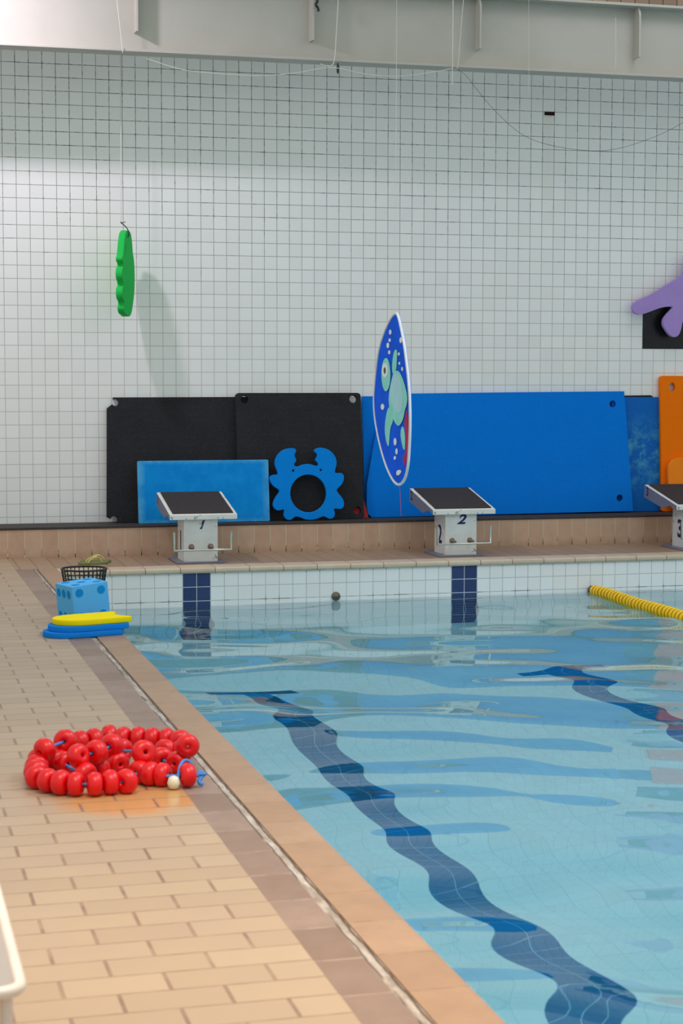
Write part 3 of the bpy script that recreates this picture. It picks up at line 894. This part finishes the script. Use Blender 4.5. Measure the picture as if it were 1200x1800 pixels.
# ------------------------------------------------------------------ starting blocks
def starting_block(cx, num, label, side_num=True):
    r = thing('starting_block', (cx, 0.30, DECK), label, 'starting block', 'starting blocks at the end of the pool')
    bp = [(-0.215, 0.0), (0.215, 0.0), (0.215, 0.5), (0.15, 0.56), (-0.15, 0.56), (-0.225, 0.46), (-0.225, 0.06)]
    plate('base_plate', [bp], 0.014, M_GREYPAINT, Matrix.Translation((0, 0, 0.0145)), r, 0.002)
    cl_ = box('column', -0.155, 0.155, 0.03, 0.36, 0.014, 0.43, M_WHITEPAINT, r, 0.004)
    # sloping platform with deep side skirts
    pw = 0.308
    dx = 0.02
    prof = [(-0.01, 0.398), (-0.01, 0.443), (0.73, 0.600), (0.735, 0.588), (0.735, 0.575), (0.02, 0.420)]
    pt_ = prism('platform_top', prof, -pw + dx, pw + dx, M_RIMPAINT, r, 0.004)
    skirt = [(0.0, 0.40), (0.13, 0.437), (0.30, 0.395), (0.74, 0.475), (0.732, 0.598), (0.0, 0.443)]
    for s in (-1, 1):
        x = dx + s * (pw - 0.004)
        sk_ = prism('side_skirt', [(a, b - 0.002) for a, b in skirt], x - 0.005 if s > 0 else x - 0.0055, x + 0.0055 if s > 0 else x + 0.005, M_GREYPAINT, r)
        if s < 0:
            sk_left = sk_
    sl = math.atan2(0.157, 0.74)
    Mt = Matrix.Translation((dx, 0.36, 0.443 + 0.37 * 0.2122 + 0.003)) @ Matrix.Rotation(sl, 4, 'X')
    plate('tread', [rrect(-0.277, 0.277, -0.345, 0.355, 0.006)], 0.008, M_TREAD, Mt @ Matrix.Translation((0, 0, 0.006)), r, 0.001)
    zb = 0.128
    rail = [(-0.262, -0.07, zb + 0.165), (-0.262, -0.07, zb), (0.262, -0.07, zb), (0.262, -0.07, zb + 0.165)]
    hr = tube('grip_rail', rail, 0.0125, M_STEEL, r, 4, False)
    for s in (-0.088, 0.088):
        Mb = Matrix.Translation((s, 0.03, 0.150)) @ Matrix.Rotation(math.radians(90), 4, 'X')
        lathe_obj('rail_socket', [(0.026, -0.002), (0.027, 0.003), (0.016, 0.005), (0.011, 0.006), (0.011, 0.098)], M_RUST, cl_, Mb, 16)
    Mf = Matrix(((1, 0, 0, 0.0), (0, 0, -1, 0.0285), (0, 1, 0, 0.345), (0, 0, 0, 1)))
    text_mesh('number', num, 0.125 if num != '1' else 0.105, Mf @ Matrix.Scale(1.25, 4, (1, 0, 0)), M_NAVY if num != '1' else M_NAVYWORN, cl_, 0.30, 0.0035, 0.0012)
    if side_num:
        Ms = Matrix(((0, 0, -1, -0.1565), (-1, 0, 0, 0.19), (0, 1, 0, 0.19), (0, 0, 0, 1)))
        text_mesh('side_number', num, 0.24, Ms, M_NAVY, cl_, 0.0, 0.006, 0.0012)
        Mp = Matrix(((0, 0, -1, dx - pw - 0.001), (-1, 0, 0, 0.665), (0, 1, 0, 0.53), (0, 0, 0, 1)))
        text_mesh('platform_number', num, 0.12, Mp, M_NAVY, sk_left, 0.0, 0.003, 0.0012)
    return r


starting_block(0.226, '1', 'grey and white starting block with a worn number 1, nearest the left corner')
starting_block(2.703, '2', 'white starting block with a navy number 2 before the long blue mat')
starting_block(5.18, '3', 'starting block marked 3, partly cut off at the right edge')

# ------------------------------------------------------------------ end wall fittings and lane rope
M90 = Matrix.Rotation(math.radians(90), 4, 'X')
o = lathe_obj('rope_anchor', [(0.0005, 0.028), (0.010, 0.028), (0.012, 0.020), (0.030, 0.024), (0.039, 0.016), (0.041, 0.0)], M_BRASS, None, M90, 24)
o.location = (1.40, 0.0, -0.297)
tag(o, 'round dull metal rope anchor cup on the white tiles between blocks 1 and 2', 'anchor', 'rope anchors on the pool end wall')


def lane_rope():
    r = thing('lane_rope', (3.876, -0.02, -0.31), 'yellow floating lane rope of ridged discs at the right edge', 'lane rope')
    lathe_obj('anchor_ball', [(0.006, 0.0), (0.03, 0.006), (0.041, 0.03), (0.038, 0.055), (0.02, 0.07), (0.005, 0.073)], M_BRASS, r, Matrix.Translation((0, 0.02, 0.0)) @ M90, 20)
    tube('cable', [(0, 0.0, 0), (-0.03, -4.9, 0.0)], 0.006, M_DARKWIRE, r)
    bm = bmesh.new()
    lathe(bm, [(0.012, -0.032), (0.026, -0.032), (0.027, -0.016), (0.052, -0.016), (0.058, -0.009), (0.058, 0.009), (0.052, 0.016), (0.027, 0.016), (0.026, 0.036), (0.012, 0.036)], M90, 20, closed=True)
    first = from_bm('float_disc', bm, M_YELLOW, r, False)
    first.data.materials.append(M_AMBER_SHADE)
    for p_ in first.data.polygons:
        rad = math.hypot(p_.center.x, p_.center.z)
        if abs(p_.normal.y) > 0.7 or rad < 0.035:
            p_.material_index = 1  # flat faces and core get the painted gap shade
    n = 70
    for i in range(n):
        y = -0.115 - i * 0.068
        d = first if i == 0 else first.copy()
        if i:
            COL.objects.link(d)
            d.parent = r
        d.location = (-0.0056 * (-y) - 0.002 * math.sin(i), y, 0.004 * math.sin(i * 0.35))
        d.rotation_euler = (0.05 * math.sin(i * 1.7), 0, 0.06 * math.sin(i * 2.3))


lane_rope()


# ------------------------------------------------------------------ coil of red floats
BEADS = [(-1.514, -8.168, 0.05), (-1.561, -8.139, 0.05), (-1.601, -8.096, 0.05), (-1.679, -8.253, 0.05), (-1.744, -8.252, 0.05), (-1.81, -8.266, 0.05), (-1.884, -8.247, 0.05), (-1.939, -8.209, 0.05), (-1.987, -8.157, 0.05), (-2.027, -8.083, 0.05), (-2.022, -8.01, 0.055), (-2.012, -7.93, 0.062), (-1.992, -7.84, 0.07), (-1.976, -7.905, 0.125), (-1.872, -7.751, 0.125), (-1.768, -7.41, 0.05), (-1.703, -7.388, 0.05), (-1.625, -7.329, 0.05), (-1.568, -7.384, 0.05), (-1.502, -7.401, 0.05), (-1.442, -7.436, 0.05), (-1.378, -7.453, 0.05), (-1.327, -7.524, 0.05), (-1.375, -7.98, 0.125), (-1.354, -7.725, 0.05), (-1.417, -7.958, 0.05), (-1.471, -7.874, 0.05), (-1.428, -7.706, 0.05), (-1.577, -8.061, 0.125), (-1.611, -7.658, 0.05), (-1.689, -7.89, 0.125), (-1.77, -8.011, 0.125), (-1.851, -8.059, 0.125), (-1.877, -7.856, 0.05), (-1.906, -7.797, 0.05), (-1.826, -8.087, 0.05), (-1.76, -7.988, 0.05), (-1.694, -7.816, 0.05), (-1.665, -7.911, 0.05)]


def float_rope():
    o_ = Vector((-1.66, -7.85, 0.0))
    r = thing('float_rope', o_, 'coiled heap of shiny red floats on a blue cord, lying on the deck', 'float rope')
    R_, h_ = 0.052, 0.034
    prof = []
    for i in range(13):
        t = -math.pi / 2 + math.pi * i / 12
        prof.append((0.015 + (R_ - 0.015) * max(0.0, math.cos(t)) ** 0.75, h_ * math.sin(t)))
    prof = [(0.008, -h_ * 0.8)] + prof + [(0.008, h_ * 0.8)]
    bm = bmesh.new()
    lathe(bm, prof, Matrix(), 22, closed=True)
    me0 = from_bm('float', bm, M_RED, r, True)
    P = [Vector(b) - o_ for b in BEADS]
    rnd = random.Random(3)
    last = len(P)
    allP = P + [Vector((-1.416, -8.21, 0.052)) - o_]
    for i, p in enumerate(allP):
        d = me0 if i == 0 else me0.copy()
        if i:
            COL.objects.link(d)
            d.parent = r
        if i == last:
            t = Vector((1, 0.1, 0))
        else:
            t = P[min(i + 1, len(P) - 1)] - P[max(i - 1, 0)]
            if t.length > 0.35:
                t = P[min(i + 1, len(P) - 1)] - p
            t.z *= 0.6
        if i == 28:
            t = Vector((0.15, -1, 0.25))
        d.location = p
        d.rotation_euler = t.to_track_quat('Z', 'Y').to_euler()
        d.scale = (rnd.uniform(0.96, 1.04),) * 3
    segs = [P[:15], P[15:23], P[24:28], P[28:30], P[30:33], P[33:39]]
    for s in segs:
        tube('cord', s, 0.006, M_CORD, r, 2)
    tube('cord', [allP[-1] + Vector((-0.09, 0, 0)), allP[-1] + Vector((0.08, 0, 0))], 0.006, M_CORD, r, 2, False)
    lathe_obj('end_bead', [(0.004, -0.026), (0.02, -0.022), (0.028, 0.0), (0.02, 0.024), (0.004, 0.03)], M_CREAM, r, Matrix.Translation(Vector((-1.479, -8.235, 0.028)) - o_), 16)
    tube('cord_knot', [Vector(q) - o_ for q in [(-1.378, -8.21, 0.045), (-1.362, -8.20, 0.058), (-1.348, -8.20, 0.048), (-1.36, -8.21, 0.036), (-1.37, -8.22, 0.022), (-1.355, -8.23, 0.012)]], 0.009, M_CORD, r, 3)
    tube('cord_loop', [Vector(q) - o_ for q in [(-1.46, -8.23, 0.05), (-1.44, -8.17, 0.085), (-1.41, -8.12, 0.095), (-1.385, -8.13, 0.085), (-1.39, -8.16, 0.085)]], 0.006, M_CORD, r, 3)


float_rope()


# ------------------------------------------------------------------ kickboards, cube, basket, flip-flops
def kickboard(org, rz, z, L, W, th, mat, label):
    # rounded nose at u=0, notched tail at u=L
    pts = []
    for i in range(15):
        t = math.radians(270 - 180 * i / 14)
        pts.append((W * 0.55 + W * 0.55 * math.cos(t), W / 2 + W / 2 * math.sin(t)))
    pts += [(L - 0.02, W), (L, W - 0.012), (L, W - 0.04), (L - 0.035, W * 0.72), (L - 0.05, W * 0.5), (L - 0.035, W * 0.28), (L, 0.04), (L, 0.012), (L - 0.02, 0.0)]
    pts = pts[::-1]
    o = plate('kickboard', [pts], th, mat, Matrix(), None, 0.005)
    o.location = (org[0], org[1], z + th)
    o.rotation_euler = (0, 0, rz)
    return tag(o, label, 'kickboard', 'kickboards stacked by the pool edge')


kickboard((-1.545, -3.99), math.radians(16), 0.000, 0.50, 0.30, 0.038, M_BOARDBLUE, 'blue kickboard at the bottom of the stack, lying on the deck')
kickboard((-1.51, -3.98), math.radians(16), 0.0385, 0.505, 0.30, 0.038, M_BOARDBLUE, 'blue kickboard in the middle of the stack under the yellow one')
kickboard((-1.475, -3.96), math.radians(17), 0.077, 0.495, 0.30, 0.038, M_YELLOWFOAM, 'yellow kickboard on top of the two blue kickboards')


def die():
    s = 0.272
    r = thing('foam_cube', (-1.335, -3.40, 0.0), 'light blue foam cube with darker blue round pips, like a die', 'cube')
    r.rotation_euler = (0, math.radians(-5), math.radians(18))
    b = box('body', 0, s, 0, s, 0, s, M_CUBE, r, 0.006)
    e = 0.0012

    def pip(c, n):
        q = Vector(n).to_track_quat('Z', 'Y').to_matrix().to_4x4()
        lathe_obj('pip', [(0.0295, -0.002), (0.0295, e)], M_PIP, b, Matrix.Translation(c) @ q, 24, smooth=False)
    for u in (0.055, s - 0.055):
        for v in (0.055, s - 0.05):
            pip((u, 0, v), (0, -1, 0))
    for u in (0.055, s / 2, s - 0.055):
        for v in (0.055, s - 0.06):
            pip((0, u, v), (-1, 0, 0))
    for u, v in ((0.055, 0.055), (s - 0.055, 0.055), (0.055, s - 0.055), (s - 0.055, s - 0.055), (s / 2, s / 2)):
        pip((u, v, s), (0, 0, 1))


die()


def basket():
    H = 0.285
    c = Vector((-1.155, -2.43, 0.0))
    r = thing('wire_basket', c, 'black plastic mesh basket standing behind the light blue foam cube', 'basket')
    rt_, rb = 0.165, 0.12

    def ring(rad, z, th, nm):
        tube(nm, [(rad * math.cos(2 * math.pi * i / 32), rad * math.sin(2 * math.pi * i / 32), z) for i in range(32)], th, M_BLACKPL, r, 2, False, cyclic=True)
    ring(rt_, H, 0.0075, 'rim')
    bm = bmesh.new()
    lat = []
    for i in range(30):
        a = 2 * math.pi * i / 30
        cu = ((rb * math.cos(a), rb * math.sin(a), 0.005), (rt_ * math.cos(a), rt_ * math.sin(a), H))
        p, q = Vector(cu[0]), Vector(cu[1])
        Mx = Matrix.Translation(p) @ (q - p).to_track_quat('Z', 'Y').to_matrix().to_4x4()
        lathe(bm, [(0.0036, 0), (0.0036, (q - p).length)], Mx, 6)
    for k in range(1, 9):
        z = H * k / 9.0
        rad = rb + (rt_ - rb) * k / 9.0
        Mx = Matrix.Translation((0, 0, z))
        lathe(bm, [(rad - 0.003, -0.003), (rad + 0.003, -0.003), (rad + 0.003, 0.003), (rad - 0.003, 0.003)], Mx, 32, closed=True)
    from_bm('mesh_side', bm, M_BLACKPL, r)
    lathe_obj('bottom', [(rb, 0.001), (rb + 0.003, 0.012), (rb - 0.006, 0.012), (rb - 0.01, 0.006)], M_BLACKPL, r, Matrix(), 32)


basket()


def flip_flop(x, y, rz, label):
    r = thing('flip_flop', (x, y, 0), label, 'flip-flop', 'flip-flops on the deck by the wall', rz)
    sole = [(0.0, 0.025), (0.03, 0.0), (0.09, 0.004), (0.16, -0.008), (0.24, 0.0), (0.28, 0.04), (0.275, 0.08), (0.24, 0.10), (0.16, 0.092), (0.09, 0.08), (0.03, 0.085), (0.0, 0.06)]
    plate('sole', [smooth_loop(sole)], 0.022, M_SOLE, Matrix.Translation((0, 0, 0.022)), r, 0.003)
    for yy in (0.004, 0.088):
        tube('strap', [(0.215, 0.048, 0.022), (0.20, 0.048, 0.048), (0.16, (yy + 0.048) / 2, 0.066), (0.11, yy, 0.05), (0.08, yy, 0.018)], 0.006, M_STRAP, r)


flip_flop(-0.86, 0.42, math.radians(6), 'yellow-green flip-flop lying nearer the basket')
flip_flop(-0.83, 0.58, math.radians(-4), 'yellow-green flip-flop lying closer to the wall, behind its pair')


# ------------------------------------------------------------------ bench corner, lower left
def bench():
    r = thing('bench', (-2.56, -11.25, 0.0), 'grey-topped bench with a rounded cream rim, only its corner at the lower left edge', 'bench')
    x0, x1, y0, y1, zt = -0.30, 0.165, -0.50, 0.62, 0.45
    plate('seat', [rrect(x0 + 0.012, x1 - 0.012, y0 + 0.012, y1 - 0.012, 0.04, 6)], 0.02, M_BENCHTOP, Matrix.Translation((0, 0, zt - 0.004)), r, 0.002)
    tube('rim', [Vector((a, b, zt - 0.014)) for a, b in rrect(x0, x1, y0, y1, 0.05, 6)], 0.014, M_BENCHRIM, r, 4, False, cyclic=True)
    for xx in (x0 + 0.03, x1 - 0.03):
        for yy in (y0 + 0.04, y1 - 0.04):
            tube('leg', [(xx, yy, 0.0), (xx, yy, zt - 0.026)], 0.014, M_BENCHRIM, r, 3, False)


bench()
